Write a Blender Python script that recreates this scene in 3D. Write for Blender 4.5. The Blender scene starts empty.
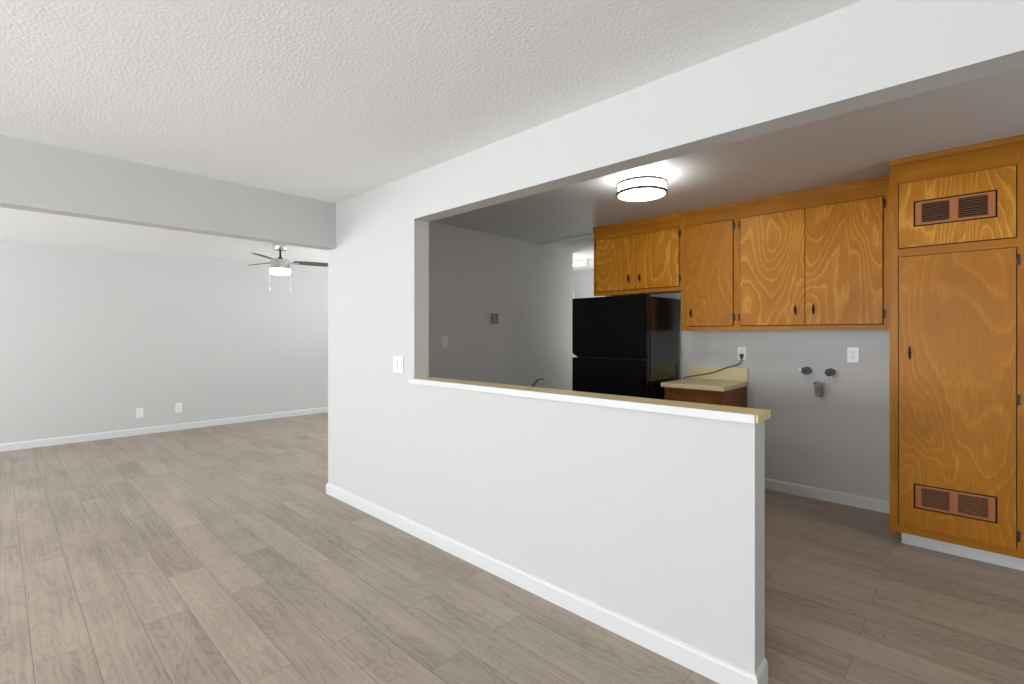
import bpy, bmesh, math, random
from mathutils import Vector, Matrix
random.seed(7)
S = bpy.context.scene
COL = S.collection
PI = math.pi

# ---------------------------------------------------------------- camera
cam_d = bpy.data.cameras.new('camera')
cam = bpy.data.objects.new('camera', cam_d)
COL.objects.link(cam)
cam_d.sensor_width = 36.0
cam_d.lens = 484.0 / 1024.0 * 36.0
cam_d.shift_y = -7.5 / 1024.0
cam_d.clip_start = 0.05
cam.location = (0, 0, 1.3527)
cam.rotation_euler = (math.radians(90), 0, math.radians(43.2226))
S.camera = cam

# ---------------------------------------------------------------- light and exposure
S.view_settings.view_transform = 'Standard'
S.view_settings.look = 'None'
S.view_settings.gamma = 1.0
S.view_settings.use_curve_mapping = False
S.view_settings.exposure = 0.0

world = bpy.data.worlds.new('sky')
S.world = world
world.use_nodes = True
wn = world.node_tree.nodes
bg = wn['Background']
bg.inputs['Color'].default_value = (0.86, 0.93, 1.0, 1)
bg.inputs['Strength'].default_value = 1.6


def area(name, loc, rot, sx, sy, power, color=(1, 1, 1), spread=180):
    d = bpy.data.lights.new(name, 'AREA')
    d.shape = 'RECTANGLE'
    d.size, d.size_y = sx, sy
    d.energy = power
    d.color = color
    d.spread = math.radians(spread)
    o = bpy.data.objects.new(name, d)
    COL.objects.link(o)
    o.location = loc
    o.rotation_euler = rot
    return o


# daylight entering by the windows of the wall behind the camera (light faces +Y)
area('daylight_dining', (-1.1, -4.65, 1.3), (math.radians(140), 0, 0), 3.4, 2.0, 345, (0.91, 0.955, 1.0))
area('daylight_living', (-6.0, -4.65, 1.4), (math.radians(148), 0, 0), 3.0, 1.7, 345, (0.91, 0.955, 1.0))
# unseen fill light added to brighten the living room (light faces -Y)
area('fill_living_front', (-5.3, 5.17, 1.45), (math.radians(160), 0, PI), 1.9, 1.5, 115, (0.92, 0.96, 1.0))
# fill light added at an unseen opening in the right-hand wall (light faces -X)
area('fill_kitchen', (1.58, 3.0, 1.55), (math.radians(88), 0, math.radians(90)), 1.3, 1.1, 7, (0.97, 0.985, 1.0))
# fill light added inside the hall, no window there
area('fill_hall', (-3.0, 6.2, 1.5), (math.radians(90), 0, math.radians(90)), 0.9, 1.1, 15, (1, 0.99, 0.97))



# ---------------------------------------------------------------- materials
def nodes_of(name):
    m = bpy.data.materials.new(name)
    m.use_nodes = True
    nt = m.node_tree
    return m, nt, nt.nodes['Principled BSDF']


def N(nt, t, **kw):
    n = nt.nodes.new(t)
    for k, v in kw.items():
        if k.startswith('i_'):
            n.inputs[k[2:].replace('_', ' ')].default_value = v
        else:
            setattr(n, k, v)
    return n


def plain(name, col, rough=0.5, metal=0.0, bump=None, spec=0.5, emit=None, estr=0.0):
    m, nt, p = nodes_of(name)
    p.inputs['Base Color'].default_value = (*col, 1)
    p.inputs['Roughness'].default_value = rough
    p.inputs['Metallic'].default_value = metal
    p.inputs['Specular IOR Level'].default_value = spec
    if emit:
        p.inputs['Emission Color'].default_value = (*emit, 1)
        p.inputs['Emission Strength'].default_value = estr
    if bump:
        scale, dist, det = bump
        tc = N(nt, 'ShaderNodeTexCoord')
        no = N(nt, 'ShaderNodeTexNoise')
        no.inputs['Scale'].default_value = scale
        no.inputs['Detail'].default_value = det
        b = N(nt, 'ShaderNodeBump')
        b.inputs['Strength'].default_value = 1.0
        b.inputs['Distance'].default_value = dist
        nt.links.new(tc.outputs['Object'], no.inputs['Vector'])
        nt.links.new(no.outputs['Fac'], b.inputs['Height'])
        nt.links.new(b.outputs['Normal'], p.inputs['Normal'])
    return m


def popcorn(name, col):
    m, nt, p = nodes_of(name)
    p.inputs['Base Color'].default_value = (*col, 1)
    p.inputs['Roughness'].default_value = 0.9
    p.inputs['Specular IOR Level'].default_value = 0.2
    tc = N(nt, 'ShaderNodeTexCoord')
    v = N(nt, 'ShaderNodeTexNoise')
    v.inputs['Scale'].default_value = 75
    v.inputs['Detail'].default_value = 3
    r = N(nt, 'ShaderNodeValToRGB')
    r.color_ramp.elements[0].position = 0.42
    r.color_ramp.elements[1].position = 0.68
    b = N(nt, 'ShaderNodeBump')
    b.inputs['Strength'].default_value = 0.8
    b.inputs['Distance'].default_value = 0.0009
    nt.links.new(tc.outputs['Object'], v.inputs['Vector'])
    nt.links.new(v.outputs['Fac'], r.inputs['Fac'])
    nt.links.new(r.outputs['Color'], b.inputs['Height'])
    nt.links.new(b.outputs['Normal'], p.inputs['Normal'])
    return m


def wood(name, dark, mid, light, sx=3.2, sz=1.0, rings=9.0, rough=0.38, streak=0.35, axis='Z', figure=0.5):
    """rotary-cut plywood: contour lines of a stretched noise, plus fine pores"""
    m, nt, p = nodes_of(name)
    L = nt.links.new
    tc = N(nt, 'ShaderNodeTexCoord')
    oi = N(nt, 'ShaderNodeObjectInfo')
    mul = N(nt, 'ShaderNodeMath', operation='MULTIPLY')
    mul.inputs[1].default_value = 37.0
    L(oi.outputs['Random'], mul.inputs[0])
    add = N(nt, 'ShaderNodeVectorMath', operation='ADD')
    L(tc.outputs['Object'], add.inputs[0])
    L(mul.outputs[0], add.inputs[1])
    sc = {'Z': (sx, sx, sz), 'X': (sz, sx, sx)}[axis]
    mp = N(nt, 'ShaderNodeMapping')
    mp.inputs['Scale'].default_value = sc
    L(add.outputs[0], mp.inputs['Vector'])
    n1 = N(nt, 'ShaderNodeTexNoise')
    n1.inputs['Scale'].default_value = 1.0
    n1.inputs['Detail'].default_value = 1.6
    n1.inputs['Roughness'].default_value = 0.42
    n1.inputs['Distortion'].default_value = 0.5
    L(mp.outputs[0], n1.inputs['Vector'])
    k = N(nt, 'ShaderNodeMath', operation='MULTIPLY')
    k.inputs[1].default_value = rings
    L(n1.outputs['Fac'], k.inputs[0])
    # small raggedness of the growth rings
    fs = {'Z': (60, 60, 14), 'X': (14, 60, 60)}[axis]
    mp2 = N(nt, 'ShaderNodeMapping')
    mp2.inputs['Scale'].default_value = fs
    L(add.outputs[0], mp2.inputs['Vector'])
    n2 = N(nt, 'ShaderNodeTexNoise')
    n2.inputs['Scale'].default_value = 1.0
    n2.inputs['Detail'].default_value = 2
    L(mp2.outputs[0], n2.inputs['Vector'])
    k2 = N(nt, 'ShaderNodeMath', operation='MULTIPLY')
    k2.inputs[1].default_value = 0.45
    L(n2.outputs['Fac'], k2.inputs[0])
    sm = N(nt, 'ShaderNodeMath', operation='ADD')
    L(k.outputs[0], sm.inputs[0])
    L(k2.outputs[0], sm.inputs[1])
    fr = N(nt, 'ShaderNodeMath', operation='FRACT')
    L(sm.outputs[0], fr.inputs[0])
    ramp = N(nt, 'ShaderNodeValToRGB')
    e = ramp.color_ramp.elements
    e[0].position, e[0].color = 0.0, (0.42, 0.42, 0.42, 1)
    e[1].position, e[1].color = 1.0, (0.44, 0.44, 0.44, 1)
    for pos, val in ((0.14, 0.92), (0.30, 0.5), (0.75, 0.38), (0.92, 0.30)):
        x = e.new(pos)
        x.color = (val, val, val, 1)
    L(fr.outputs[0], ramp.inputs['Fac'])
    # broad tone and pores
    ps = {'Z': (260, 260, 7), 'X': (7, 260, 260)}[axis]
    mp3 = N(nt, 'ShaderNodeMapping')
    mp3.inputs['Scale'].default_value = ps
    L(add.outputs[0], mp3.inputs['Vector'])
    n3 = N(nt, 'ShaderNodeTexNoise')
    n3.inputs['Scale'].default_value = 1.0
    n3.inputs['Detail'].default_value = 2
    L(mp3.outputs[0], n3.inputs['Vector'])
    n4 = N(nt, 'ShaderNodeTexNoise')
    n4.inputs['Scale'].default_value = 2.2
    n4.inputs['Detail'].default_value = 2
    L(add.outputs[0], n4.inputs['Vector'])
    # value = figure*ring + streak*pores + broad
    a = N(nt, 'ShaderNodeMath', operation='MULTIPLY_ADD')
    a.inputs[1].default_value = figure
    L(ramp.outputs['Color'], a.inputs[0])
    b = N(nt, 'ShaderNodeMath', operation='MULTIPLY_ADD')
    b.inputs[1].default_value = streak
    L(n3.outputs['Fac'], b.inputs[0])
    c = N(nt, 'ShaderNodeMath', operation='MULTIPLY')
    c.inputs[1].default_value = 0.42
    L(n4.outputs['Fac'], c.inputs[0])
    L(c.outputs[0], b.inputs[2])
    L(b.outputs[0], a.inputs[2])
    cr = N(nt, 'ShaderNodeValToRGB')
    ce = cr.color_ramp.elements
    ce[0].position, ce[0].color = 0.30, (*dark, 1)
    ce[1].position, ce[1].color = 0.92, (*light, 1)
    x = ce.new(0.60)
    x.color = (*mid, 1)
    L(a.outputs[0], cr.inputs['Fac'])
    L(cr.outputs['Color'], p.inputs['Base Color'])
    p.inputs['Roughness'].default_value = rough
    p.inputs['Specular IOR Level'].default_value = 0.14
    bp = N(nt, 'ShaderNodeBump')
    bp.inputs['Strength'].default_value = 0.15
    bp.inputs['Distance'].default_value = 0.001
    L(n3.outputs['Fac'], bp.inputs['Height'])
    L(bp.outputs['Normal'], p.inputs['Normal'])
    return m


def planks(name):
    m, nt, p = nodes_of(name)
    L = nt.links.new
    tc = N(nt, 'ShaderNodeTexCoord')
    mp = N(nt, 'ShaderNodeMapping')
    mp.inputs['Location'].default_value = (0.35, 0.081, 0)
    L(tc.outputs['Object'], mp.inputs['Vector'])
    br = N(nt, 'ShaderNodeTexBrick')
    br.offset = 0.37
    br.offset_frequency = 2
    br.inputs['Color1'].default_value = (0, 0, 0, 1)
    br.inputs['Color2'].default_value = (1, 1, 1, 1)
    br.inputs['Mortar'].default_value = (0.5, 0.5, 0.5, 1)
    br.inputs['Scale'].default_value = 1.0
    br.inputs['Mortar Size'].default_value = 0.0011
    br.inputs['Mortar Smooth'].default_value = 0.0
    br.inputs['Brick Width'].default_value = 1.22
    br.inputs['Row Height'].default_value = 0.182
    L(mp.outputs[0], br.inputs['Vector'])
    sh = N(nt, 'ShaderNodeMath', operation='MULTIPLY')
    sh.inputs[1].default_value = 43.0
    L(br.outputs['Color'], sh.inputs[0])
    cb = N(nt, 'ShaderNodeCombineXYZ')
    L(sh.outputs[0], cb.inputs[0])
    L(sh.outputs[0], cb.inputs[2])
    ad = N(nt, 'ShaderNodeVectorMath', operation='ADD')
    L(tc.outputs['Object'], ad.inputs[0])
    L(cb.outputs[0], ad.inputs[1])

    def nz(scale, det, dist=0.0, rough=0.5):
        q = N(nt, 'ShaderNodeMapping')
        q.inputs['Scale'].default_value = scale
        L(ad.outputs[0], q.inputs['Vector'])
        n = N(nt, 'ShaderNodeTexNoise')
        n.inputs['Scale'].default_value = 1.0
        n.inputs['Detail'].default_value = det
        n.inputs['Distortion'].default_value = dist
        n.inputs['Roughness'].default_value = rough
        L(q.outputs[0], n.inputs['Vector'])
        return n.outputs['Fac']

    big = nz((1.5, 8.0, 1), 1.5, 0.5)
    rag = nz((20, 110, 1), 2)
    k = N(nt, 'ShaderNodeMath', operation='MULTIPLY')
    k.inputs[1].default_value = 16.0
    L(big, k.inputs[0])
    k2 = N(nt, 'ShaderNodeMath', operation='MULTIPLY_ADD')
    k2.inputs[1].default_value = 0.8
    L(rag, k2.inputs[0])
    L(k.outputs[0], k2.inputs[2])
    fr = N(nt, 'ShaderNodeMath', operation='FRACT')
    L(k2.outputs[0], fr.inputs[0])
    rr = N(nt, 'ShaderNodeValToRGB')
    e = rr.color_ramp.elements
    e[0].position, e[0].color = 0.0, (0.5, 0.5, 0.5, 1)
    e[1].position, e[1].color = 1.0, (0.5, 0.5, 0.5, 1)
    x = e.new(0.12)
    x.color = (0.12, 0.12, 0.12, 1)
    x = e.new(0.35)
    x.color = (0.55, 0.55, 0.55, 1)
    x = e.new(0.8)
    x.color = (0.62, 0.62, 0.62, 1)
    L(fr.outputs[0], rr.inputs['Fac'])
    fine = nz((1.1, 62, 1), 4, 0.15, 0.6)
    broad = nz((1.1, 2.6, 1), 3, 0.3)
    # sum of plank tone, figure, fine grain, broad clouds
    acc = None
    for src, w in ((br.outputs['Color'], 0.07), (rr.outputs['Color'], 0.23), (fine, 0.40), (broad, 0.52)):
        q = N(nt, 'ShaderNodeMath', operation='MULTIPLY_ADD')
        q.inputs[1].default_value = w
        L(src, q.inputs[0])
        if acc is None:
            q.inputs[2].default_value = 0.0
        else:
            L(acc, q.inputs[2])
        acc = q.outputs[0]
    cr = N(nt, 'ShaderNodeValToRGB')
    ce = cr.color_ramp.elements
    ce[0].position, ce[0].color = 0.36, (0.195, 0.152, 0.113, 1)
    ce[1].position, ce[1].color = 0.88, (0.50, 0.414, 0.330, 1)
    x = ce.new(0.60)
    x.color = (0.357, 0.293, 0.233, 1)
    L(acc, cr.inputs['Fac'])
    mx = N(nt, 'ShaderNodeMix', data_type='RGBA')
    L(br.outputs['Fac'], mx.inputs['Factor'])
    L(cr.outputs['Color'], mx.inputs['A'])
    mx.inputs['B'].default_value = (0.15, 0.12, 0.095, 1)
    L(mx.outputs['Result'], p.inputs['Base Color'])
    p.inputs['Roughness'].default_value = 0.42
    p.inputs['Specular IOR Level'].default_value = 0.35
    bp = N(nt, 'ShaderNodeBump')
    bp.inputs['Strength'].default_value = 0.25
    bp.inputs['Distance'].default_value = 0.0012
    L(fine, bp.inputs['Height'])
    L(bp.outputs['Normal'], p.inputs['Normal'])
    return m


def speckle(name, c1, c2, rough=0.35, scale=90):
    m, nt, p = nodes_of(name)
    tc = N(nt, 'ShaderNodeTexCoord')
    n = N(nt, 'ShaderNodeTexNoise')
    n.inputs['Scale'].default_value = scale
    n.inputs['Detail'].default_value = 4
    r = N(nt, 'ShaderNodeValToRGB')
    r.color_ramp.elements[0].position = 0.35
    r.color_ramp.elements[0].color = (*c1, 1)
    r.color_ramp.elements[1].position = 0.65
    r.color_ramp.elements[1].color = (*c2, 1)
    nt.links.new(tc.outputs['Object'], n.inputs['Vector'])
    nt.links.new(n.outputs['Fac'], r.inputs['Fac'])
    nt.links.new(r.outputs['Color'], p.inputs['Base Color'])
    p.inputs['Roughness'].default_value = rough
    return m


def brushed(name, col, rough):
    m, nt, p = nodes_of(name)
    p.inputs['Base Color'].default_value = (*col, 1)
    p.inputs['Metallic'].default_value = 1.0
    tc = N(nt, 'ShaderNodeTexCoord')
    mp = N(nt, 'ShaderNodeMapping')
    mp.inputs['Scale'].default_value = (30, 30, 500)
    n = N(nt, 'ShaderNodeTexNoise')
    n.inputs['Scale'].default_value = 1
    r = N(nt, 'ShaderNodeMapRange')
    r.inputs['To Min'].default_value = rough * 0.7
    r.inputs['To Max'].default_value = rough * 1.3
    nt.links.new(tc.outputs['Object'], mp.inputs['Vector'])
    nt.links.new(mp.outputs[0], n.inputs['Vector'])
    nt.links.new(n.outputs['Fac'], r.inputs['Value'])
    nt.links.new(r.outputs[0], p.inputs['Roughness'])
    return m


M = {}
M['wall'] = plain('wall_paint', (0.575, 0.573, 0.560), 0.75, bump=(180, 0.0006, 2), spec=0.25)
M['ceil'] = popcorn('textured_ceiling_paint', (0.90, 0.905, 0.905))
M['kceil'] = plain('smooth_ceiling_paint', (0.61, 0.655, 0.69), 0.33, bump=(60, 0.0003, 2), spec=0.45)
M['hceil'] = plain('hall_ceiling_paint', (0.74, 0.74, 0.73), 0.8, bump=(60, 0.0003, 2), spec=0.2)
M['trim'] = plain('white_trim_paint', (0.68, 0.68, 0.675), 0.35)
M['floor'] = planks('plank_floor')
M['oak'] = wood('oiled_oak_plywood', (0.28, 0.097, 0.006), (0.445, 0.173, 0.013), (0.70, 0.365, 0.066), sx=2.4, sz=0.8, rings=26.0, figure=0.39)
M['oak_soft'] = wood('oiled_oak_plywood_quiet', (0.29, 0.101, 0.006), (0.42, 0.163, 0.012), (0.66, 0.33, 0.056),
                     sx=2.2, sz=0.9, rings=20.0, figure=0.28)
M['oak_v'] = wood('oak_stile', (0.28, 0.096, 0.006), (0.395, 0.150, 0.011), (0.52, 0.22, 0.030),
                  sx=9, sz=0.5, rings=5.0, figure=0.3)
M['oak_h'] = wood('oak_rail', (0.28, 0.096, 0.006), (0.395, 0.150, 0.011), (0.52, 0.22, 0.030),
                  sx=9, sz=0.5, rings=5.0, figure=0.3, axis='X')
M['brown'] = wood('brown_stained_wood', (0.14, 0.050, 0.012), (0.23, 0.088, 0.022), (0.32, 0.135, 0.038),
                  sx=5, sz=0.7, rings=4.0, figure=0.3)
M['dark'] = plain('cabinet_shade', (0.035, 0.016, 0.007), 0.8)  # shade inside the cabinets, put into the colour
M['bronze'] = plain('dark_bronze', (0.035, 0.024, 0.018), 0.4, 0.85)
M['hinge'] = plain('dark_bronze_hinge', (0.06, 0.042, 0.03), 0.45, 0.8)
M['copper'] = plain('copper_enamel', (0.36, 0.132, 0.050), 0.5, 0.2, spec=0.2)
M['louvre'] = plain('copper_louvre', (0.34, 0.16, 0.085), 0.4, 0.3, spec=0.2)
M['vent_shade'] = plain('vent_hollow_shade', (0.008, 0.006, 0.005), 0.9)  # near-black colour stands for shade in the vent recess
M['laminate'] = speckle('yellow_laminate', (0.66, 0.56, 0.30), (0.74, 0.65, 0.38), 0.3)
M['ledge'] = speckle('tan_laminate', (0.74, 0.62, 0.31), (0.79, 0.675, 0.36), 0.3)
M['seam'] = plain('laminate_seam', (0.05, 0.04, 0.025), 0.6)
M['fridge'] = plain('black_gloss_enamel', (0.004, 0.004, 0.0045), 0.06, spec=0.22)
M['fridge_side'] = plain('black_textured_enamel', (0.008, 0.008, 0.008), 0.16, bump=(500, 0.0002, 2), spec=0.5)
M['gasket'] = plain('black_rubber', (0.01, 0.01, 0.01), 0.7)
M['silver'] = plain('silver_lettering', (0.75, 0.75, 0.76), 0.3, 0.6)
M['plastic'] = plain('white_plastic', (0.80, 0.80, 0.79), 0.3)
M['plastic_grey'] = plain('grey_plastic_slot', (0.30, 0.30, 0.30), 0.5)
M['slot'] = plain('outlet_slot', (0.03, 0.03, 0.03), 0.6)
M['greybox'] = plain('grey_box_plastic', (0.34, 0.32, 0.29), 0.5)
M['greyslot'] = plain('dark_box_slot', (0.17, 0.16, 0.14), 0.6)
M['nickel'] = brushed('brushed_nickel', (0.66, 0.65, 0.62), 0.28)
M['ring'] = plain('bronzed_nickel_ring', (0.20, 0.18, 0.15), 0.35, 0.9)
M['blade'] = wood('walnut_blade', (0.075, 0.056, 0.044), (0.13, 0.098, 0.078), (0.18, 0.14, 0.115), sx=8, sz=1, rings=5, figure=0.3, axis='X')
M['black'] = plain('black_rubber_cord', (0.006, 0.006, 0.006), 0.4)
M['steel'] = plain('dull_steel', (0.36, 0.36, 0.36), 0.4, 0.85)
M['valve'] = plain('dark_valve_metal', (0.035, 0.035, 0.035), 0.4, 0.6)
M['pipe'] = plain('grey_pipe', (0.34, 0.34, 0.34), 0.45)
M['pipe_shade'] = plain('pipe_hollow_shade', (0.02, 0.02, 0.02), 0.8)  # shade of the pipe opening, put into the colour
M['glow'] = plain('lit_diffuser', (0.9, 0.88, 0.83), 0.4, emit=(1.0, 0.955, 0.88), estr=24.0)
M['glow_hall'] = plain('lit_diffuser_hall', (0.9, 0.88, 0.83), 0.4, emit=(1.0, 0.96, 0.88), estr=1.25)
M['glow_fan'] = plain('lit_fan_bowl', (0.9, 0.9, 0.88), 0.3, emit=(1.0, 0.97, 0.92), estr=3.0)
M['chain'] = plain('chain_white_metal', (0.78, 0.78, 0.76), 0.35, 0.3)
M['frame'] = plain('window_frame', (0.8, 0.8, 0.8), 0.4)


# ---------------------------------------------------------------- mesh building
class MB:
    """collects shapes in world coordinates; build() links them as ONE mesh object"""

    def __init__(self, mat=None):
        self.bm = bmesh.new()
        self.M = mat or Matrix.Identity(4)
        self.mi = 0

    def _v(self, p):
        return self.bm.verts.new(self.M @ Vector(p))

    def face(self, vs, smooth=False):
        try:
            f = self.bm.faces.new(vs)
        except ValueError:
            return None
        f.material_index = self.mi
        f.smooth = smooth
        return f

    def box(self, a, b, bev=0.0):
        x0, y0, z0 = [min(a[i], b[i]) for i in range(3)]
        x1, y1, z1 = [max(a[i], b[i]) for i in range(3)]
        vs = [self._v(p) for p in ((x0, y0, z0), (x1, y0, z0), (x1, y1, z0), (x0, y1, z0),
                                   (x0, y0, z1), (x1, y0, z1), (x1, y1, z1), (x0, y1, z1))]
        fs = [self.face([vs[i] for i in q]) for q in
              ((0, 3, 2, 1), (4, 5, 6, 7), (0, 1, 5, 4), (1, 2, 6, 5), (2, 3, 7, 6), (3, 0, 4, 7))]
        if bev > 0:
            es = list({e for f in fs for e in f.edges})
            r = bmesh.ops.bevel(self.bm, geom=es, offset=bev, segments=2, profile=0.5, affect='EDGES')
            for f in r['faces']:
                f.material_index = self.mi
        return self

    def lathe(self, prof, c=(0, 0, 0), axis='Z', seg=40, smooth=True, cap=True):
        """profile of (radius, height) turned about an axis through c"""
        rings = []
        for r, h in prof:
            ring = []
            for i in range(seg):
                t = 2 * PI * i / seg
                u, v = r * math.cos(t), r * math.sin(t)
                p = {'Z': (u, v, h), 'Y': (u, -h, v), 'X': (h, u, v)}[axis]
                ring.append(self._v((c[0] + p[0], c[1] + p[1], c[2] + p[2])))
            rings.append(ring)
        for k in range(len(rings) - 1):
            for i in range(seg):
                j = (i + 1) % seg
                self.face([rings[k][i], rings[k][j], rings[k + 1][j], rings[k + 1][i]], smooth)
        if cap:
            self.face(rings[0][::-1])
            self.face(rings[-1])
        return self

    def ringband(self, c, r0, r1, z0, z1, seg=56):
        """closed flat hoop"""
        pr = ((r0, z0), (r1, z0), (r1, z1), (r0, z1))
        cols = []
        for i in range(seg):
            t = 2 * PI * i / seg
            cols.append([self._v((c[0] + r * math.cos(t), c[1] + r * math.sin(t), c[2] + z)) for r, z in pr])
        for i in range(seg):
            j = (i + 1) % seg
            for k in range(4):
                l = (k + 1) % 4
                self.face([cols[i][k], cols[j][k], cols[j][l], cols[i][l]], False)
        return self

    def prism(self, pts, a, b, plane='XZ'):
        """outline in a plane pulled from a to b along the third axis"""
        def P(u, v, w):
            return {'XZ': (u, w, v), 'XY': (u, v, w), 'YZ': (w, u, v)}[plane]
        A = [self._v(P(u, v, a)) for u, v in pts]
        B = [self._v(P(u, v, b)) for u, v in pts]
        n = len(pts)
        self.face(A)
        self.face(B[::-1])
        for i in range(n):
            j = (i + 1) % n
            self.face([A[i], B[i], B[j], A[j]])
        return self

    def tube(self, pts, rad, seg=10, cap=True):
        """round tube along points; rad a number or one per point"""
        P = [Vector(p) for p in pts]
        R = rad if isinstance(rad, (list, tuple)) else [rad] * len(P)
        up = None
        rings = []
        for i, p in enumerate(P):
            t = (P[min(i + 1, len(P) - 1)] - P[max(i - 1, 0)]).normalized()
            if up is None:
                up = Vector((0, 0, 1)) if abs(t.z) < 0.9 else Vector((1, 0, 0))
            s = t.cross(up).normalized()
            up = s.cross(t).normalized()
            rings.append([self._v(p + R[i] * (math.cos(2 * PI * k / seg) * s + math.sin(2 * PI * k / seg) * up))
                          for k in range(seg)])
        for k in range(len(rings) - 1):
            for i in range(seg):
                j = (i + 1) % seg
                self.face([rings[k][i], rings[k][j], rings[k + 1][j], rings[k + 1][i]], True)
        if cap:
            self.face(rings[0][::-1])
            self.face(rings[-1])
        return self

    def sweep(self, path, prof, closed=False):
        """profile (out, up) pushed along a floor-plan path; outward is to the right of travel"""
        n = len(path)
        cols = []
        for i, p in enumerate(path):
            d0 = (Vector(path[i]) - Vector(path[i - 1])).normalized() if i > 0 else None
            d1 = (Vector(path[i + 1]) - Vector(p)).normalized() if i < n - 1 else None
            n0 = Vector((d0.y, -d0.x)) if d0 else None
            n1 = Vector((d1.y, -d1.x)) if d1 else None
            if n0 is None:
                m = n1
            elif n1 is None:
                m = n0
            else:
                m = (n0 + n1) / (1 + n0.dot(n1))
            cols.append([self._v((p[0] + m.x * o, p[1] + m.y * o, z)) for o, z in prof])
        k = len(prof)
        for i in range(n - 1):
            for j in range(k):
                l = (j + 1) % k
                self.face([cols[i][j], cols[i + 1][j], cols[i + 1][l], cols[i][l]])
        self.face(cols[0])
        self.face(cols[-1][::-1])
        return self

    def build(self, name, mats, parent=None, origin=None):
        bmesh.ops.recalc_face_normals(self.bm, faces=self.bm.faces)
        o_w = Vector(origin) if origin is not None else Vector((0, 0, 0))
        base = o_w if parent is None else ROOT_LOC.get(parent.name, Vector((0, 0, 0)))
        me = bpy.data.meshes.new(name)
        bmesh.ops.translate(self.bm, verts=self.bm.verts, vec=-base)
        self.bm.to_mesh(me)
        self.bm.free()
        for m in (mats if isinstance(mats, (list, tuple)) else [mats]):
            me.materials.append(m)
        o = bpy.data.objects.new(name, me)
        COL.objects.link(o)
        if parent is None:
            o.location = base
        else:
            o.parent = parent
        ROOT_LOC[o.name] = base
        return o


ROOT_LOC = {}


def thing(name, loc, label, cat, group=None):
    o = bpy.data.objects.new(name, None)
    COL.objects.link(o)
    o.empty_display_size = 0.1
    o.location = loc
    o['label'] = label
    o['category'] = cat
    if group:
        o['group'] = group
    ROOT_LOC[o.name] = Vector(loc)
    return o


def struct(name, mb, mats):
    o = mb.build(name, mats)
    o['kind'] = 'structure'
    return o


# ---------------------------------------------------------------- the setting
YW, YB = 1.93, 2.051          # pass-through wall, front and back
XL, XR = -3.962, 1.60          # its left end, right wall of the house part
XE = -0.575                   # end of the half wall
ZC, ZK = 2.44, 2.472           # ceilings
XF = -8.132                   # far wall of the living room
XD = 3.00                     # right wall of the dining side
YS = -4.60                    # window wall behind the camera
YK = 4.625                    # kitchen back wall
XK = -3.86                    # kitchen left wall, kitchen face
YE = 5.30                     # its end

f = MB()
f.box((XF - 0.1, YS - 0.1, -0.08), (XD + 0.1, 7.0, 0.0))
struct('floor', f, M['floor'])

c = MB()
c.box((XF - 0.1, YS - 0.1, ZC), (XD + 0.1, YW + 0.05, ZC + 0.1))
c.box((XF - 0.1, YW + 0.05, ZC), (XL + 0.04, 5.25, ZC + 0.1))
struct('ceiling', c, M['ceil'])
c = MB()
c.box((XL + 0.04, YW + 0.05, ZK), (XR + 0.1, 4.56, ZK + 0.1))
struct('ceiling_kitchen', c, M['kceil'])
c = MB()
c.box((XK, 4.56, 2.446), (-2.875, YK, ZK + 0.1))
c.box((-2.875, 4.56, ZK), (XR + 0.1, YK, ZK + 0.1))
c.box((XK, YK, 2.446), (XR + 0.1, 7.0, ZK + 0.1))
c.box((-5.2, 5.25, 2.446), (XK, 7.0, ZK + 0.1))
struct('ceiling_hall', c, M['hceil'])

w = MB()
w.box((XL, YW, 0), (-2.72, YB, ZC + 0.06))
w.box((-2.72, YW, 2.134), (0.95, YB, ZC + 0.06))
w.box((-2.72, YW, 0), (XE, YB, 1.024))
w.box((0.95, YW, 0), (XD, YB, ZC + 0.06))
struct('wall_partition', w, M['wall'])
w = MB()
w.box((XL, YB, 0), (XK, YE, ZK + 0.04))
struct('wall_kitchen_left', w, M['wall'])
w = MB()
w.box((-3.955, YS, 2.068), (-3.822, YW, ZC + 0.02))
struct('wall_header', w, M['wall'])
w = MB()
w.box((XF - 0.1, YS, 0), (XF, 5.2, ZC + 0.02))
struct('wall_living_far', w, M['wall'])
w = MB()
for x0, x1, z0, z1 in ((XF, -7.4, 0, 2.49), (-4.8, XL, 0, 2.49), (-7.4, -4.8, 0, 0.7), (-7.4, -4.8, 2.2, 2.49)):  # opening added for the living room fill light
    w.box((x0, 5.2, z0), (x1, 5.3, z1))
struct('wall_living_end', w, M['wall'])
w = MB()
w.box((-2.86, YK, 0), (XR, YK + 0.12, ZK + 0.04))
struct('wall_back', w, M['wall'])
w = MB()
for y0, y1, z0, z1 in ((YB, 2.3, 0, 2.5), (3.7, YK + 0.12, 0, 2.5), (2.3, 3.7, 0, 0.95), (2.3, 3.7, 2.15, 2.5)):  # opening added for the kitchen fill light
    w.box((XR, y0, z0), (XR + 0.1, y1, z1))
struct('wall_right', w, M['wall'])
w = MB()
w.box((XD, YS, 0), (XD + 0.1, YB, ZC + 0.04))
struct('wall_dining_right', w, M['wall'])
w = MB()
w.box((-4.93, 6.85, 0), (-2.0, 6.95, ZK + 0.04))
struct('wall_hall_end', w, M['wall'])
w = MB()
w.box((-5.03, 5.3, 0), (-4.93, 6.95, ZK + 0.04))
struct('wall_hall_left', w, M['wall'])
w = MB()
w.box((-2.1, YK + 0.12, 0), (-2.0, 6.85, ZK + 0.04))
struct('wall_hall_right', w, M['wall'])
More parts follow.
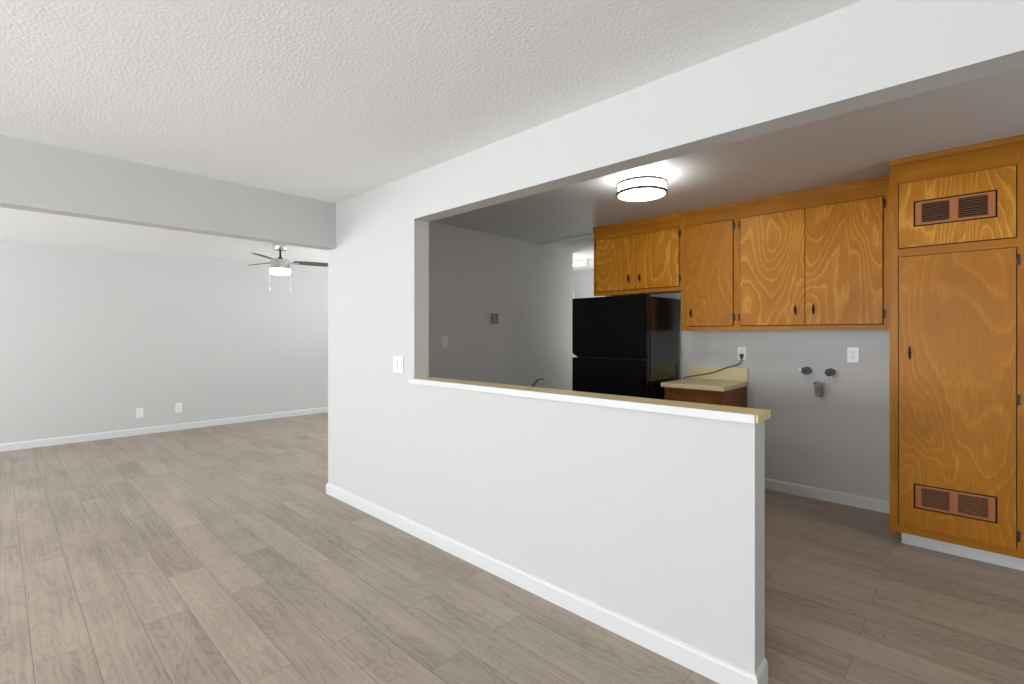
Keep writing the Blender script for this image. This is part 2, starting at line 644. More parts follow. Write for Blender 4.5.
# window wall behind the camera: openings for the sliding door and the living-room window
w = MB()
for x0, x1, z0, z1 in ((XF, -7.5, 0, 2.5), (-4.5, -2.8, 0, 2.5), (0.6, XD, 0, 2.5),
                       (-7.5, -4.5, 0, 0.55), (-7.5, -4.5, 2.25, 2.5), (-2.8, 0.6, 2.25, 2.5), (-2.8, 0.6, 0, 0.25)):
    w.box((x0, YS - 0.1, z0), (x1, YS, z1))
struct('wall_window_side', w, M['wall'])
for n, (x0, x1, z0, z1) in enumerate(((-7.5, -4.5, 0.55, 2.25), (-2.8, 0.6, 0.25, 2.25)), 1):
    w = MB()
    t = 0.05
    for a in (x0, (x0 + x1 - t) / 2, x1 - t):
        w.box((a, YS - 0.07, z0), (a + t, YS - 0.055, z1))
    w.box((x0, YS - 0.07, z0), (x1, YS - 0.055, z0 + t))
    w.box((x0, YS - 0.07, z1 - t), (x1, YS - 0.055, z1))
    struct('window_%d' % n, w, M['frame'])
w = MB()  # unseen window frame added around the living room fill light
for a in (-7.4, -6.125, -4.85):
    w.box((a, 5.255, 0.7), (a + 0.05, 5.27, 2.2))
w.box((-7.4, 5.255, 0.7), (-4.8, 5.27, 0.75))
w.box((-7.4, 5.255, 2.15), (-4.8, 5.27, 2.2))
struct('window_3', w, M['frame'])

# baseboards
T, HB = 0.013, 0.092
PROF = [(0, 0), (T, 0), (T, HB - 0.018), (T * 0.75, HB - 0.008), (T * 0.35, HB - 0.002), (0, HB)]
b = MB()
b.sweep([(XL, 5.2), (XL, YW), (XE, YW), (XE, YB + 0.0)], PROF)
struct('baseboard_partition', b, M['trim'])
b = MB()
b.sweep([(-1.42, YK), (-0.366, YK)], PROF)
struct('baseboard_back', b, M['trim'])
b = MB()
b.sweep([(XF, YS), (XF, 5.2), (XL - T, 5.2)], PROF)
struct('baseboard_living', b, M['trim'])
b = MB()
b.sweep([(XK, YE), (XK, YB)][::-1], [(o, z) for o, z in PROF])
struct('baseboard_kitchen_left', b, M['trim'])
# white door with its casing at the end of the hall
d = MB()
d.box((-4.93, 6.03, 0), (-4.91, 6.72, 2.03))
d.box((-4.93, 6.72, 0), (-4.90, 6.79, 2.10))
d.box((-4.93, 5.96, 0), (-4.90, 6.03, 2.10))
d.box((-4.93, 6.03, 2.03), (-4.90, 6.72, 2.10))
struct('door_1', d, M['trim'])

# ---------------------------------------------------------------- ledge on the half wall
r = thing('counter_ledge', (-1.65, 2.0, 1.024), 'long narrow tan laminate ledge with white front strip capping the half wall', 'ledge')
m = MB()
m.box((-2.72, 1.922, 1.0245), (-0.564, 2.083, 1.0555))
m.build('ledge_top', M['ledge'], r)
m = MB()
m.box((-2.755, 1.908, 1.0225), (-0.569, 1.9215, 1.0565), 0.0015)
o = m.build('front_strip', M['trim'], r)
o['label'] = 'white painted front strip of the ledge'
m = MB()
m.box((-0.564, 1.923, 1.0275), (-0.5612, 2.083, 1.0535))
o = m.build('end_edging', M['laminate'], r)
o['label'] = 'pale yellow laminate edging at the open end of the ledge'


# ---------------------------------------------------------------- kitchen cabinets
def pull(x, y, z, parent, L=0.088):
    """dark bronze spindle pull on a pointed back plate; y is the door face"""
    m = MB()
    h = L / 2
    m.prism([(x, z - h), (x + 0.007, z - h * 0.62), (x + 0.0045, z - h * 0.3), (x + 0.009, z), (x + 0.0045, z + h * 0.3),
             (x + 0.007, z + h * 0.62), (x, z + h), (x - 0.007, z + h * 0.62), (x - 0.0045, z + h * 0.3), (x - 0.009, z),
             (x - 0.0045, z - h * 0.3), (x - 0.007, z - h * 0.62)], y + 0.001, y - 0.003)
    pts, rad = [], []
    for i in range(13):
        t = -1 + 2 * i / 12
        pts.append((x, y - 0.002 - 0.026 * (1 - t * t), z + t * h * 0.72))
        rad.append(0.0035 + 0.003 * (1 - abs(t)) ** 1.5)
    m.tube(pts, rad)
    o = m.build('handle', M['bronze'], parent)
    o['label'] = 'dark bronze pull handle'
    return o


def hinge(x, y, z, parent, side):
    """two small leaves and a barrel; side = +1 when the frame leaf lies towards +X; y is the frame face"""
    m = MB()
    m.box((x, y - 0.0035, z - 0.028), (x + side * 0.015, y + 0.001, z + 0.028), 0.001)
    m.lathe([(0.0055, -0.031), (0.0065, -0.029), (0.0065, 0.029), (0.0055, 0.031)], (x, y - 0.0075, z), seg=12)
    for q in (-0.018, 0.018):
        m.lathe([(0.003, 0.002), (0.003, 0.0048)], (x + side * 0.009, y, z + q), axis='Y', seg=8)
    o = m.build('hinge', M['hinge'], parent)
    o['label'] = 'dark bronze hinge'
    return o


def slab(name, x0, x1, z0, z1, yf, th, mat, parent, hole=None):
    m = MB()
    if hole is None:
        m.box((x0, yf, z0), (x1, yf + th, z1), 0.003)
    else:
        a, b_, c_, d_ = hole
        m.box((x0, yf, z0), (a, yf + th, z1))
        m.box((b_, yf, z0), (x1, yf + th, z1))
        m.box((a, yf, z0), (b_, yf + th, c_))
        m.box((a, yf, d_), (b_, yf + th, z1))
    return m.build(name, mat, parent)


def vent(x0, x1, z0, z1, yf, parent):
    """copper register set in its cut-out: frame, centre bar, two banks of louvres"""
    m = MB()
    g = 0.008
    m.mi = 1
    m.box((x0, yf + 0.014, z0), (x1, yf + 0.018, z1))          # black sheet stands in for shade behind the louvres
    m.mi = 0
    a, b_, c_, d_ = x0 + g, x1 - g, z0 + g, z1 - g
    y0, y1 = yf + 0.002, yf + 0.013
    w_, h_ = 0.028, 0.013
    cx = (a + b_) / 2
    m.box((a, y0, c_), (a + w_, y1, d_), 0.001)
    m.box((b_ - w_, y0, c_), (b_, y1, d_), 0.001)
    m.box((cx - 0.017, y0, c_), (cx + 0.017, y1, d_), 0.001)
    for p, q in ((a + w_, cx - 0.017), (cx + 0.017, b_ - w_)):
        m.mi = 0
        m.box((p, y0, c_), (q, y1, c_ + h_))
        m.box((p, y0, d_ - h_), (q, y1, d_))
        m.mi = 2
        n = 9
        st = (d_ - c_ - 2 * h_) / n
        for i in range(n):
            z = c_ + h_ + st * (i + 0.5)
            m.prism([(y0 + 0.001, z - st * 0.30), (y0 + 0.0022, z - st * 0.36), (y1 - 0.002, z + st * 0.10), (y1 - 0.0032, z + st * 0.16)],
                    p, q, 'YZ')
        # scalloped ends of the slots
        m.mi = 0
        for i in range(n):
            z = c_ + h_ + st * (i + 0.5)
            for e, s in ((p, 1), (q, -1)):
                m.prism([(e, z - st * 0.5), (e + s * 0.006, z), (e, z + st * 0.5)], y0, y0 + 0.004)
    o = m.build('vent_grille', [M['copper'], M['vent_shade'], M['louvre']], parent)
    o['label'] = 'copper coloured vent grille with two banks of louvres'
    return o


YU = 4.30      # face of the wall cabinets
YD = 4.288     # face of their doors


def frame_piece(parts, name, mat, parent):
    m = MB()
    for a, b_ in parts:
        m.box(a, b_)
    return m.build(name, mat, parent)


GAP = 0.005


def wall_cabinet(name, x0, x1, z0, label, doors, stiles, rail_bot, zt=2.338, end=None):
    """doors: (x0, x1, handle x, hinge side or None); stiles: (x0, x1)"""
    r = thing(name, ((x0 + x1) / 2, YK - 0.002, z0), label, 'cabinet')
    yb = YK - 0.002
    m = MB()
    m.box((x0, YU + 0.02, z0 + 0.012), (x0 + 0.018, yb, 2.467))
    m.box((x1 - 0.018, YU + 0.02, z0 + 0.012), (x1, yb, 2.467))
    m.box((x0, YU + 0.02, z0 + 0.012), (x1, yb, z0 + 0.03))
    m.box((x0, YU + 0.02, 2.44), (x1, yb, 2.467))
    m.box((x0, yb - 0.008, z0 + 0.012), (x1, yb, 2.467))
    m.build('carcass', M['oak_v'], r)
    for a, b_ in stiles:
        frame_piece([((a, YU, z0), (b_, YU + 0.02, 2.467))], 'stile', M['oak_v'], r)
    rails = []
    for (sa, sb), (sc, sd) in zip(stiles[:-1], stiles[1:]):
        rails.append(((sb, YU, z0), (sc, YU + 0.02, rail_bot)))
        rails.append(((sb, YU, zt), (sc, YU + 0.02, 2.467)))
    for a, b_ in rails:
        frame_piece([(a, b_)], 'rail', M['oak_h'], r)
    # dark board stands in for the shade behind the door gaps
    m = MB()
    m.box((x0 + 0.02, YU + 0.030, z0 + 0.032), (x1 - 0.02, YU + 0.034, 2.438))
    m.build('shade_board', M['dark'], r)
    # crown moulding against the ceiling
    m = MB()
    m.prism([(YU - 0.001, 2.424), (YU - 0.006, 2.424), (YU - 0.010, 2.438), (YU - 0.016, 2.450), (YU - 0.018, 2.471), (YU - 0.001, 2.471)],
            x0, x1, 'YZ')
    m.build('crown_moulding', M['oak_h'], r)
    for dx0, dx1, hx, hz, side in doors:
        d = slab('door', dx0, dx1, rail_bot + GAP, zt - GAP, YD, 0.018, M['oak'] if dx1 - dx0 > 0.43 else M['oak_soft'], r)
        pull(hx, YD, hz, d)
        if side:
            hxp = dx1 + 0.0035 if side > 0 else dx0 - 0.0035
            H_ = zt - rail_bot
            for z in ((rail_bot + 0.075, zt - 0.058)):
                hinge(hxp, YU, z, d, side)
    return r


ZF = 1.757
wall_cabinet('wall_cabinet', -2.86, -1.912, ZF,
             'short two-door oak wall cabinet hung above the black refrigerator',
             [(-2.822, -2.3735, -2.440, 1.908, -1), (-2.3705, -1.930, -2.320, 1.906, 1)],
             [(-2.86, -2.827), (-1.925, -1.912)], ZF + 0.037)
ZL = 1.386
wall_cabinet('wall_cabinet', -1.911, -0.3665, ZL,
             'long three-door oak wall cabinet above the washer hookups and bare counter',
             [(-1.859, -1.452, -1.812, 1.543, 1), (-1.393, -0.9165, -0.979, 1.544, -1), (-0.9135, -0.434, -0.857, 1.546, 1)],
             [(-1.911, -1.864), (-1.447, -1.398), (-0.429, -0.3665)], ZL + 0.037)

# tall pantry cabinet
YT, YTD = 3.945, 3.930
r = thing('tall_cabinet', (-0.03, YK, 0), 'floor-to-ceiling oak pantry cabinet with two copper vents', 'cabinet')
X0, X1 = -0.364, 0.300
yb = YK - 0.002
m = MB()
m.box((X0, YT + 0.02, 0.092), (X0 + 0.018, yb, 2.467))
m.box((X1 - 0.018, YT + 0.02, 0.092), (X1, yb, 2.467))
m.box((X0, YT + 0.02, 0.092), (X1, yb, 0.11))
m.box((X0, YT + 0.02, 2.44), (X1, yb, 2.467))
m.box((X0, yb - 0.008, 0.092), (X1, yb, 2.467))
m.build('carcass', M['oak_v'], r)
for a, b_ in ((X0, -0.320), (0.207, X1)):
    frame_piece([((a, YT, 0.092), (b_, YT + 0.02, 2.467))], 'stile', M['oak_v'], r)
for z0, z1 in ((0.092, 0.138), (1.848, 1.898), (2.314, 2.467)):
    frame_piece([((-0.320, YT, z0), (0.207, YT + 0.02, z1))], 'rail', M['oak_h'], r)
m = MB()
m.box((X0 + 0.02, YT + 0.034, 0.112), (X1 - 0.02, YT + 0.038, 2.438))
m.build('shade_board', M['dark'], r)  # dark sheet as painted shade inside the tall cabinet
m = MB()
m.prism([(YT - 0.001, 2.436), (YT - 0.012, 2.436), (YT - 0.014, 2.450), (YT - 0.018, 2.471), (YT - 0.001, 2.471)], X0, X1, 'YZ')
m.build('crown_moulding', M['oak_h'], r)
VX0, VX1 = -0.243, 0.128
p = slab('vent_panel', -0.315, 0.202, 1.903, 2.309, YTD, 0.02, M['oak'], r, (VX0, VX1, 2.026, 2.186))
vent(VX0, VX1, 2.026, 2.186, YTD, p)
d = slab('door', -0.315, 0.202, 0.143, 1.843, YTD, 0.02, M['oak_soft'], r, (VX0, VX1, 0.266, 0.421))
vent(VX0, VX1, 0.266, 0.421, YTD, d)
pull(-0.262, YTD, 1.238, d, 0.095)
for z in (1.775, 0.985, 0.215):
    hinge(0.206, YT, z, d, 1)
m = MB()
m.box((-0.309, 4.02, 0.0), (X1, 4.04, 0.0915))
o = m.build('kick_board', M['trim'], r)
o['label'] = 'white kick board'

# ---------------------------------------------------------------- base cabinet with its own counter
r = thing('base_cabinet', (-1.69, 4.6, 0), 'brown wooden base cabinet under the short yellow counter', 'cabinet')
a0, a1, y0 = -1.955, -1.442, 4.055
m = MB()
m.box((a0, y0 + 0.02, 0.09), (a1, YK - 0.002, 0.892))
m.box((a0 + 0.01, y0 + 0.08, 0.0), (a1 - 0.01, YK - 0.002, 0.09))
m.build('carcass', M['brown'], r)
for xa, xb in ((a0, a0 + 0.045), (a1 - 0.045, a1)):
    frame_piece([((xa, y0, 0.09), (xb, y0 + 0.02, 0.892))], 'stile', M['brown'], r)
for za, zb in ((0.09, 0.13), (0.66, 0.70), (0.83, 0.892)):
    frame_piece([((a0 + 0.045, y0, za), (a1 - 0.045, y0 + 0.02, zb))], 'rail', M['brown'], r)
d = slab('drawer_front', a0 + 0.035, a1 - 0.035, 0.695, 0.842, y0 - 0.014, 0.0138, M['brown'], r)
pull(-1.70, y0 - 0.014, 0.745, d)
d = slab('door', a0 + 0.035, a1 - 0.035, 0.12, 0.67, y0 - 0.014, 0.0138, M['brown'], r)
pull(-1.89, y0 - 0.014, 0.57, d)

r = thing('countertop', (-1.70, 4.3, 0.893), 'short yellow laminate countertop with backsplash beside the refrigerator', 'countertop')
m = MB()
m.box((-1.972, 4.02, 0.8925), (-1.430, YK - 0.002, 0.929), 0.002)
m.build('counter_slab', M['ledge'], r)
m = MB()
m.box((-1.972, 4.0165, 0.8925), (-1.430, 4.0195, 0.928))
o = m.build('front_edging', M['laminate'], r)
o['label'] = 'pale yellow front edging'
m = MB()
m.box((-1.97, YK - 0.022, 0.9295), (-1.430, YK - 0.002, 1.048), 0.0015)
m.build('backsplash', M['laminate'], r)

# ---------------------------------------------------------------- refrigerator
fx0, fx1, fy, fyb, fz = -2.833, -2.036, 3.882, 4.53, 1.706
r = thing('refrigerator', (-2.43, 4.2, 0), 'glossy black top-freezer refrigerator under the short wall cabinet', 'refrigerator')
m = MB()
m.box((fx0 + 0.004, fy + 0.075, 0.045), (fx1 - 0.003, fyb, fz - 0.012), 0.006)
m.build('body', M['fridge_side'], r)
m = MB()
m.box((fx0 + 0.015, fy + 0.064, 0.06), (fx1 - 0.015, fy + 0.0745, fz - 0.02))
m.build('gasket', M['gasket'], r)


def fdoor(name, z0, z1, handle_low):
    m = MB()
    # a slightly bowed door: outline in plan pulled upwards, with a scooped grip along one edge
    n = 12
    pts = []
    for i in range(n + 1):
        t = i / n
        pts.append((fx0 + (fx1 - fx0) * t, fy))
    pts += [(fx1, fy + 0.063), (fx0, fy + 0.063)]
    g = 0.028
    if handle_low:
        m.prism(pts, z0 + g, z1, 'XY')
        pts2 = [(x, y + 0.022 if y < fy + 0.05 else y) for x, y in pts]
        m.prism(pts2, z0, z0 + g, 'XY')
    else:
        m.prism(pts, z0, z1, 'XY')
    return m.build(name, M['fridge'], r)


fd = fdoor('freezer_door', 1.137, fz, True)
ld = fdoor('lower_door', 0.062, 1.128, False)
m = MB()
m.box((fx1 - 0.06, fy + 0.012, 1.1285), (fx1 + 0.008, fy + 0.05, 1.1365), 0.001)
o = m.build('hinge_bracket', M['bronze'], r)
m = MB()
m.box((fx0 + 0.001, fy - 0.004, 1.138), (fx0 + 0.045, fy + 0.004, 1.151), 0.002)  # small pale bar at the left edge of the freezer door
o = m.build('pale_bar', M['plastic'], fd)
o['label'] = 'small pale bar at the left of the freezer grip'
m = MB()
m.box((fx0 + 0.02, fy + 0.02, 0.0), (fx1 - 0.02, fyb - 0.02, 0.044))
m.build('toe_grille', M['gasket'], r)
m = MB()
m.box((fx1 - 0.09, fy + 0.02, fz + 0.0005), (fx1 - 0.02, fy + 0.11, fz + 0.014), 0.003)
m.build('hinge_cover', M['fridge_side'], r)
# lettering
cu = bpy.data.curves.new('lettering_curve', 'FONT')
cu.body = 'Hisense'
cu.size = 0.022
cu.extrude = 0.0006
cu.align_x = 'CENTER'
cu.align_y = 'CENTER'
tmp = bpy.data.objects.new('lettering_source', cu)
COL.objects.link(tmp)
bpy.context.view_layer.update()
me = bpy.data.meshes.new_from_object(tmp.evaluated_get(bpy.context.evaluated_depsgraph_get()))
COL.objects.unlink(tmp)
bpy.data.objects.remove(tmp)
me.materials.clear()
me.materials.append(M['silver'])
o = bpy.data.objects.new('lettering', me)
COL.objects.link(o)
o.parent = fd
me.transform(Matrix.Translation(Vector((-2.090, fy + 0.0018, 1.648)) - Vector((-2.43, 4.2, 0))) @ Matrix.Rotation(PI / 2, 4, 'X'))
o['label'] = 'small silver lettering'


# ---------------------------------------------------------------- ceiling lamps
def ceiling_lamp(x, y, z, label, glow, k=1.0, kz=1.0):
    r = thing('ceiling_light', (x, y, z), label, 'ceiling light', 'drum ceiling lights')
    rr = 0.163 * k
    m = MB()
    m.lathe([(q, h * kz) for q, h in ((rr * 0.985, -0.012), (rr, -0.02), (rr, -0.082), (rr * 0.985, -0.095), (rr * 0.93, -0.105), (rr * 0.7, -0.112), (0.004, -0.115))],
            (x, y, z), seg=56)
    m.build('diffuser', glow, r)
    m = MB()
    m.lathe([(rr * 0.9, -0.011 * kz), (rr * 0.9, -0.0005)], (x, y, z), seg=48)
    m.build('ceiling_plate', M['plastic'], r)
    for z0 in (-0.052, -0.107):
        m = MB()
        m.ringband((x, y, z), rr + 0.003, rr + 0.015, z0 * kz, (z0 + 0.015) * kz)
        m.build('ring', M['ring'], r)
    for a in (0.5, 2.6, 4.7):
        cx, cy = x + (rr + 0.0085) * math.cos(a), y + (rr + 0.0085) * math.sin(a)
        m = MB()
        m.box((cx - 0.003, cy - 0.003, z - 0.091 * kz), (cx + 0.003, cy + 0.003, z - 0.0005))
        m.build('post', M['ring'], r)
    return r


ceiling_lamp(-1.688, 3.142, ZK, 'round white drum ceiling light with two dark rings above the kitchen floor', M['glow'], 1.0, 1.2)
ceiling_lamp(-4.17, 5.834, 2.446, 'bright drum ceiling light glimpsed in the hall beyond the grey kitchen wall', M['glow_hall'], 0.9, 0.68)

# ---------------------------------------------------------------- ceiling fan
fx, fyc = -6.062, 2.35
r = thing('ceiling_fan', (fx, fyc, ZC), 'brushed nickel three-blade ceiling fan with white light and pull chains', 'ceiling fan')
m = MB()
m.lathe([(0.074, -0.0005), (0.076, -0.008), (0.076, -0.060), (0.070, -0.068), (0.018, -0.072)], (fx, fyc, ZC))
m.build('canopy', M['nickel'], r)
m = MB()
m.lathe([(0.011, -0.07), (0.011, -0.150), (0.026, -0.155), (0.030, -0.168), (0.026, -0.181), (0.014, -0.190)], (fx, fyc, ZC), seg=20)
m.build('downrod', M['bronze'], r)
m = MB()
m.lathe([(0.05, -0.176), (0.096, -0.182), (0.104, -0.190), (0.104, -0.284), (0.108, -0.288), (0.108, -0.294)], (fx, fyc, ZC))
m.build('motor_housing', M['nickel'], r)
m = MB()
m.lathe([(0.112, -0.2945), (0.117, -0.298), (0.118, -0.345), (0.110, -0.358), (0.09, -0.363), (0.004, -0.365)], (fx, fyc, ZC))
o = m.build('light_bowl', M['glow_fan'], r)
o['label'] = 'white lit glass bowl'
for deg in (314, 74, 194):
    a = math.radians(deg)
    mat = Matrix.Translation((fx, fyc, ZC - 0.205)) @ Matrix.Rotation(a, 4, 'Z') @ Matrix.Rotation(math.radians(-11), 4, 'X')
    m = MB(mat)
    w0, w1 = 0.048, 0.066
    out = [(0.15, -w0), (0.30, -w1 * 0.95), (0.52, -w1), (0.555, -w1 * 0.85), (0.57, -w1 * 0.4), (0.57, w1 * 0.4), (0.555, w1 * 0.85),
           (0.52, w1), (0.30, w1 * 0.95), (0.15, w0)]
    m.prism(out, -0.004, 0.004, 'XY')
    bl = m.build('blade', M['blade'], r)
    m = MB(mat)
    m.box((0.095, -0.018, -0.011), (0.215, 0.018, -0.0045), 0.002)
    m.build('blade_bracket', M['nickel'], bl)
for px_, py_, ln in ((-0.0890, -0.0870, 0.20), (0.0890, 0.0850, 0.21)):
    m = MB()
    x, y = fx + px_, fyc + py_
    m.tube([(x, y, ZC - 0.31), (x, y, ZC - 0.31 - ln)], 0.0022, 8)
    ch = m.build('pull_chain', M['chain'], r)
    m = MB()
    m.lathe([(0.003, 0), (0.008, -0.006), (0.0095, -0.03), (0.008, -0.052), (0.003, -0.056)], (x, y, ZC - 0.31 - ln), seg=14)
    m.build('pendant', M['chain'], ch)


# ---------------------------------------------------------------- wall plates
def wall_frame(c, normal):
    """local x right, y up, z out of the wall"""
    nrm = Vector(normal)
    up = Vector((0, 0, 1))
    rt = up.cross(nrm)
    return Matrix(((rt.x, up.x, nrm.x, c[0]), (rt.y, up.y, nrm.y, c[1]), (rt.z, up.z, nrm.z, c[2]), (0, 0, 0, 1)))


def plate(kind, c, normal, w, h, label, cat, name):
    r = thing(name, c, label, cat)
    F = wall_frame(c, normal)
    m = MB(F)
    m.box((-w / 2, -h / 2, 0.0003), (w / 2, h / 2, 0.0065), 0.0022)
    m.build('cover_plate', M['plastic'], r)
    if kind == 'outlet':
        for s in (-1, 1):
            m = MB(F)
            n = 20
            pts = []
            for i in range(n):
                t = 2 * PI * i / n
                x, y = 0.0175 * math.cos(t), 0.0175 * math.sin(t)
                pts.append((x, max(-0.0135, min(0.0135, y)) + s * 0.0195))
            m.prism(pts, 0.0067, 0.0085, 'XY')
            so = m.build('socket', M['plastic'], r)
            m = MB(F)
            for dx in (-0.0064, 0.0064):
                m.box((dx - 0.0012, s * 0.0195 - 0.001, 0.0084), (dx + 0.0012, s * 0.0195 + 0.0075, 0.0092))
            m.lathe([(0.0026, 0.0084), (0.0026, 0.0092)], (0, s * 0.0195 - 0.007, 0), seg=10)
            m.build('slots', M['slot'], so)
        m = MB(F)
        m.lathe([(0.003, 0.0066), (0.0025, 0.0078)], (0, 0, 0), seg=12)
        m.build('screw', M['plastic_grey'], r)
    elif kind == 'rocker2' or kind == 'rocker':
        for dx in ((-0.023, 0.023) if kind == 'rocker2' else (0,)):
            m = MB(F)
            m.box((dx - 0.0178, -0.0345, 0.0062), (dx + 0.0178, 0.0345, 0.0069))
            su = m.build('switch_surround', M['plastic_grey'], r)
            m = MB(F)
            m.prism([(-0.033, 0.0065), (-0.033, 0.0082), (0.0, 0.0095), (0.033, 0.0125), (0.033, 0.0065)], dx - 0.0162, dx + 0.0162, 'YZ')
            m.build('rocker', M['plastic'], su)
    elif kind == 'blank':
        for s in (-1, 1):
            m = MB(F)
            m.lathe([(0.0033, 0.0064), (0.0028, 0.0078)], (0, s * 0.042, 0), seg=12)
            m.build('screw', M['plastic_grey'], r)
    return r


plate('rocker2', (-2.903, YW, 1.143), (0, -1, 0), 0.122, 0.117,
      'white double rocker switch plate beside the pass-through opening', 'light switch', 'light_switch')
plate('rocker', (XK, 3.105, 1.282), (1, 0, 0), 0.082, 0.120,
      'pale switch plate low on the kitchen left wall near the opening jamb', 'light switch', 'light_switch')
plate('blank', (XF, 1.318, 0.297), (1, 0, 0), 0.082, 0.135,
      'left blank white cover plate low on the living room far wall', 'wall plate', 'wall_plate')
plate('outlet', (XF, 1.760, 0.318), (1, 0, 0), 0.082, 0.135,
      'right white socket outlet low on the living room far wall', 'outlet', 'wall_outlet')
plate('outlet', (-1.484, YK, 1.182), (0, -1, 0), 0.078, 0.118,
      'white outlet above the yellow backsplash with a black plug in it', 'outlet', 'wall_outlet')
plate('outlet', (-0.654, YK, 1.192), (0, -1, 0), 0.078, 0.120,
      'white outlet up and right of the washer valves near the tall cabinet', 'outlet', 'wall_outlet')

# grey control box on the kitchen left wall
c = (XK, 3.812, 1.531)
r = thing('wall_control', c, 'small dark grey control box on the kitchen left wall', 'wall control')
F = wall_frame(c, (1, 0, 0))
m = MB(F)
m.box((-0.048, -0.060, 0.0005), (0.048, 0.060, 0.026), 0.004)
m.build('casing', M['greybox'], r)
for i in range(2):
    for j in range(3):
        m = MB(F)
        x, y = -0.022 + i * 0.044, -0.036 + j * 0.036
        m.box((x - 0.016, y - 0.012, 0.0255), (x + 0.016, y + 0.012, 0.0285), 0.001)
        m.build('button', M['greyslot'], r)

# plug and cord
r = thing('power_cord', (-1.484, YK - 0.01, 1.16), 'black power cord plugged in above the backsplash and trailing over the counter', 'power cord')
m = MB()
px_, pz_ = -1.484, 1.1625
m.lathe([(0.015, 0.0095), (0.017, 0.012), (0.015, 0.026), (0.010, 0.032)], (px_, YK, pz_), axis='Y', seg=16)
m.prism([(px_ - 0.014, pz_ + 0.014), (px_ + 0.014, pz_ + 0.014), (px_ + 0.006, pz_ - 0.032), (px_ - 0.006, pz_ - 0.032)], YK - 0.014, YK - 0.034)
m.build('plug', M['black'], r)
ctrl = [(-1.484, 4.600, 1.135), (-1.484, 4.597, 1.110), (-1.510, 4.592, 1.082), (-1.580, 4.586, 1.058), (-1.640, 4.580, 1.034),
        (-1.720, 4.572, 1.000), (-1.800, 4.565, 0.978), (-1.880, 4.555, 0.962), (-1.950, 4.545, 0.946), (-1.985, 4.54, 0.938), (-1.995, 4.54, 0.90), (-1.994, 4.54, 0.70)]


def smooth_path(P, sub=6):
    P = [Vector(p) for p in P]
    out = []
    for i in range(len(P) - 1):
        p0, p1, p2, p3 = P[max(i - 1, 0)], P[i], P[i + 1], P[min(i + 2, len(P) - 1)]
        for s in range(sub):
            t = s / sub
            out.append(0.5 * ((2 * p1) + (-p0 + p2) * t + (2 * p0 - 5 * p1 + 4 * p2 - p3) * t * t + (-p0 + 3 * p1 - 3 * p2 + p3) * t ** 3))
    out.append(P[-1])
    return out


m = MB()
m.tube(smooth_path(ctrl), 0.0046, 8)
m.build('cable', M['black'], r)


# ---------------------------------------------------------------- washer hookups
def valve(x, z, label, lever):
    r = thing('washer_valve', (x, YK, z), label, 'water valve', 'washer supply valves')
    m = MB()
    m.lathe([(0.032, 0.0005), (0.031, 0.005), (0.022, 0.009), (0.013, 0.010), (0.013, 0.045)], (x, YK, z), axis='Y', seg=28)
    m.build('flange', M['steel'], r)
    m = MB()
    # six-lobed wheel handle facing the room
    pts = []
    for i in range(48):
        t = 2 * PI * i / 48
        q = 0.0315 + 0.0012 * math.cos(10 * t)
        pts.append((x + q * math.cos(t), z + q * math.sin(t)))
    m.prism(pts, YK - 0.047, YK - 0.062)
    m.lathe([(0.010, 0.062), (0.010, 0.068), (0.006, 0.071)], (x, YK, z), axis='Y', seg=16)
    m.build('wheel_handle', M['valve'], r)
    m = MB()
    m.tube([(x + lever[0] * 0.2, YK - 0.034, z + lever[1] * 0.2), (x + lever[0], YK - 0.040, z + lever[1])], 0.0085, 12)
    m.lathe([(0.011, 0.033), (0.011, 0.050)], (x + lever[0], YK, z + lever[1]), axis='Y', seg=14)
    m.build('hose_spout', M['steel'], r)
    return r


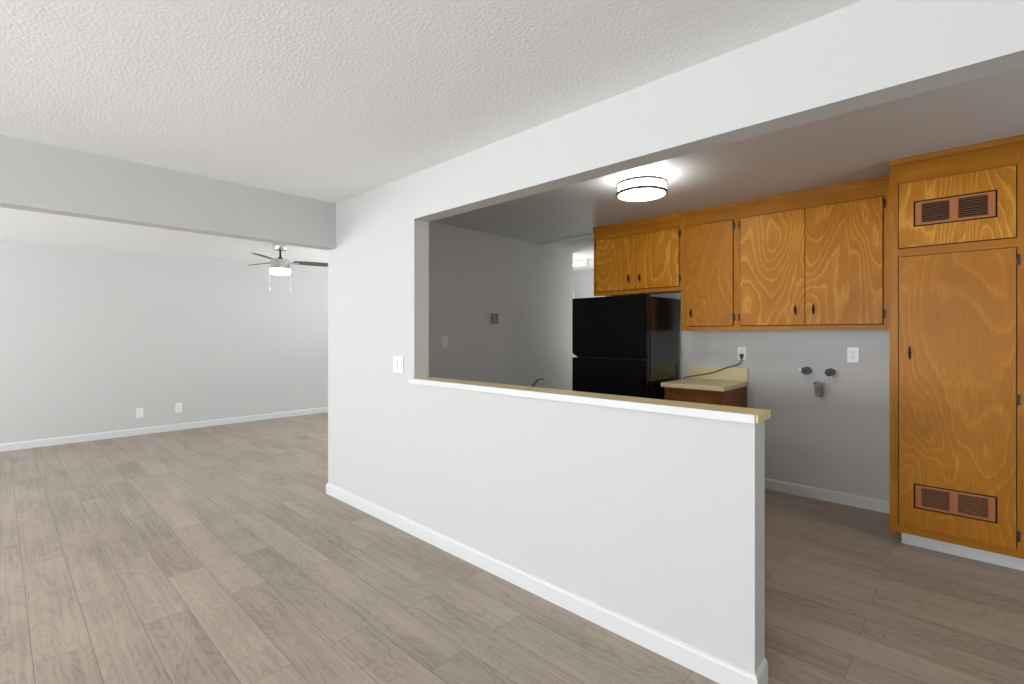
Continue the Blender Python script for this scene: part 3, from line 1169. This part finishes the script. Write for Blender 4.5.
valve(-0.971, 1.054, 'left dark round washer valve on the kitchen back wall', (-0.042, 0.008))
valve(-0.803, 1.048, 'right dark round washer valve on the kitchen back wall', (0.010, -0.036))
x, z = -0.8775, 0.912
r = thing('drain_pipe', (x, YK, z), 'short grey drain pipe below and between the two washer valves', 'pipe')
m = MB()
yc = YK - 0.062
F = Matrix.Translation((x, yc, z)) @ Matrix.Rotation(math.radians(24), 4, 'X')
m = MB(F)
m.lathe([(0.014, -0.070), (0.024, -0.062), (0.028, -0.045), (0.028, 0.034), (0.031, 0.036), (0.031, 0.054), (0.0265, 0.054), (0.0255, 0.0)], seg=32)
m.build('standpipe', M['pipe'], r)
m = MB()
m.tube([(x, yc + 0.012, z - 0.025), (x, YK - 0.001, z - 0.025)], 0.017, 20)
m.build('wall_stub', M['pipe'], r)
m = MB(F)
m.lathe([(0.0252, 0.001), (0.0252, 0.030)], seg=28)  # dark plug stands in for the shade down the pipe
m.build('pipe_hollow_shade', M['pipe_shade'], r)

# ---------------------------------------------------------------- sink run behind the half wall (only the faucet lever shows)
r = thing('sink_cabinet', (-1.9, 2.4, 0), 'brown wooden sink cabinet standing against the kitchen side of the half wall', 'cabinet')
m = MB()
m.box((-2.75, 2.10, 0.09), (-1.05, 2.62, 0.886))
m.box((-2.73, 2.10, 0.0), (-1.07, 2.56, 0.09))
m.build('carcass', M['brown'], r)
for i in range(4):
    xa = -2.73 + i * 0.418
    slab('door', xa, xa + 0.406, 0.12, 0.86, 2.6205, 0.016, M['brown'], r)
m = MB()
m.box((-2.77, 2.085, 0.8865), (-1.03, 2.66, 0.915), 0.002)
m.build('counter_slab', M['laminate'], r)
fxp, fyp = -1.905, 2.20
r = thing('faucet', (fxp, fyp, 0.9155), 'dark faucet lever just peeking over the tan ledge', 'faucet')
m = MB()
m.lathe([(0.030, 0.0), (0.028, 0.008), (0.021, 0.012), (0.020, 0.085), (0.022, 0.09), (0.020, 0.112), (0.010, 0.118)], (fxp, fyp, 0.9155), seg=24)
m.build('body', M['steel'], r)
m = MB()
m.tube(smooth_path([(fxp, fyp + 0.015, 0.975), (fxp, fyp + 0.06, 1.005), (fxp, fyp + 0.13, 1.002), (fxp, fyp + 0.18, 0.975), (fxp, fyp + 0.185, 0.955)]), 0.011, 12)
m.build('spout', M['steel'], r)
m = MB()
m.tube(smooth_path([(fxp, fyp, 1.028), (fxp + 0.012, fyp + 0.006, 1.052), (fxp + 0.036, fyp + 0.02, 1.083), (fxp + 0.062, fyp + 0.036, 1.087)]), [0.007] * 12 + [0.0045] * 7, 10)
m.build('lever', M['valve'], r)
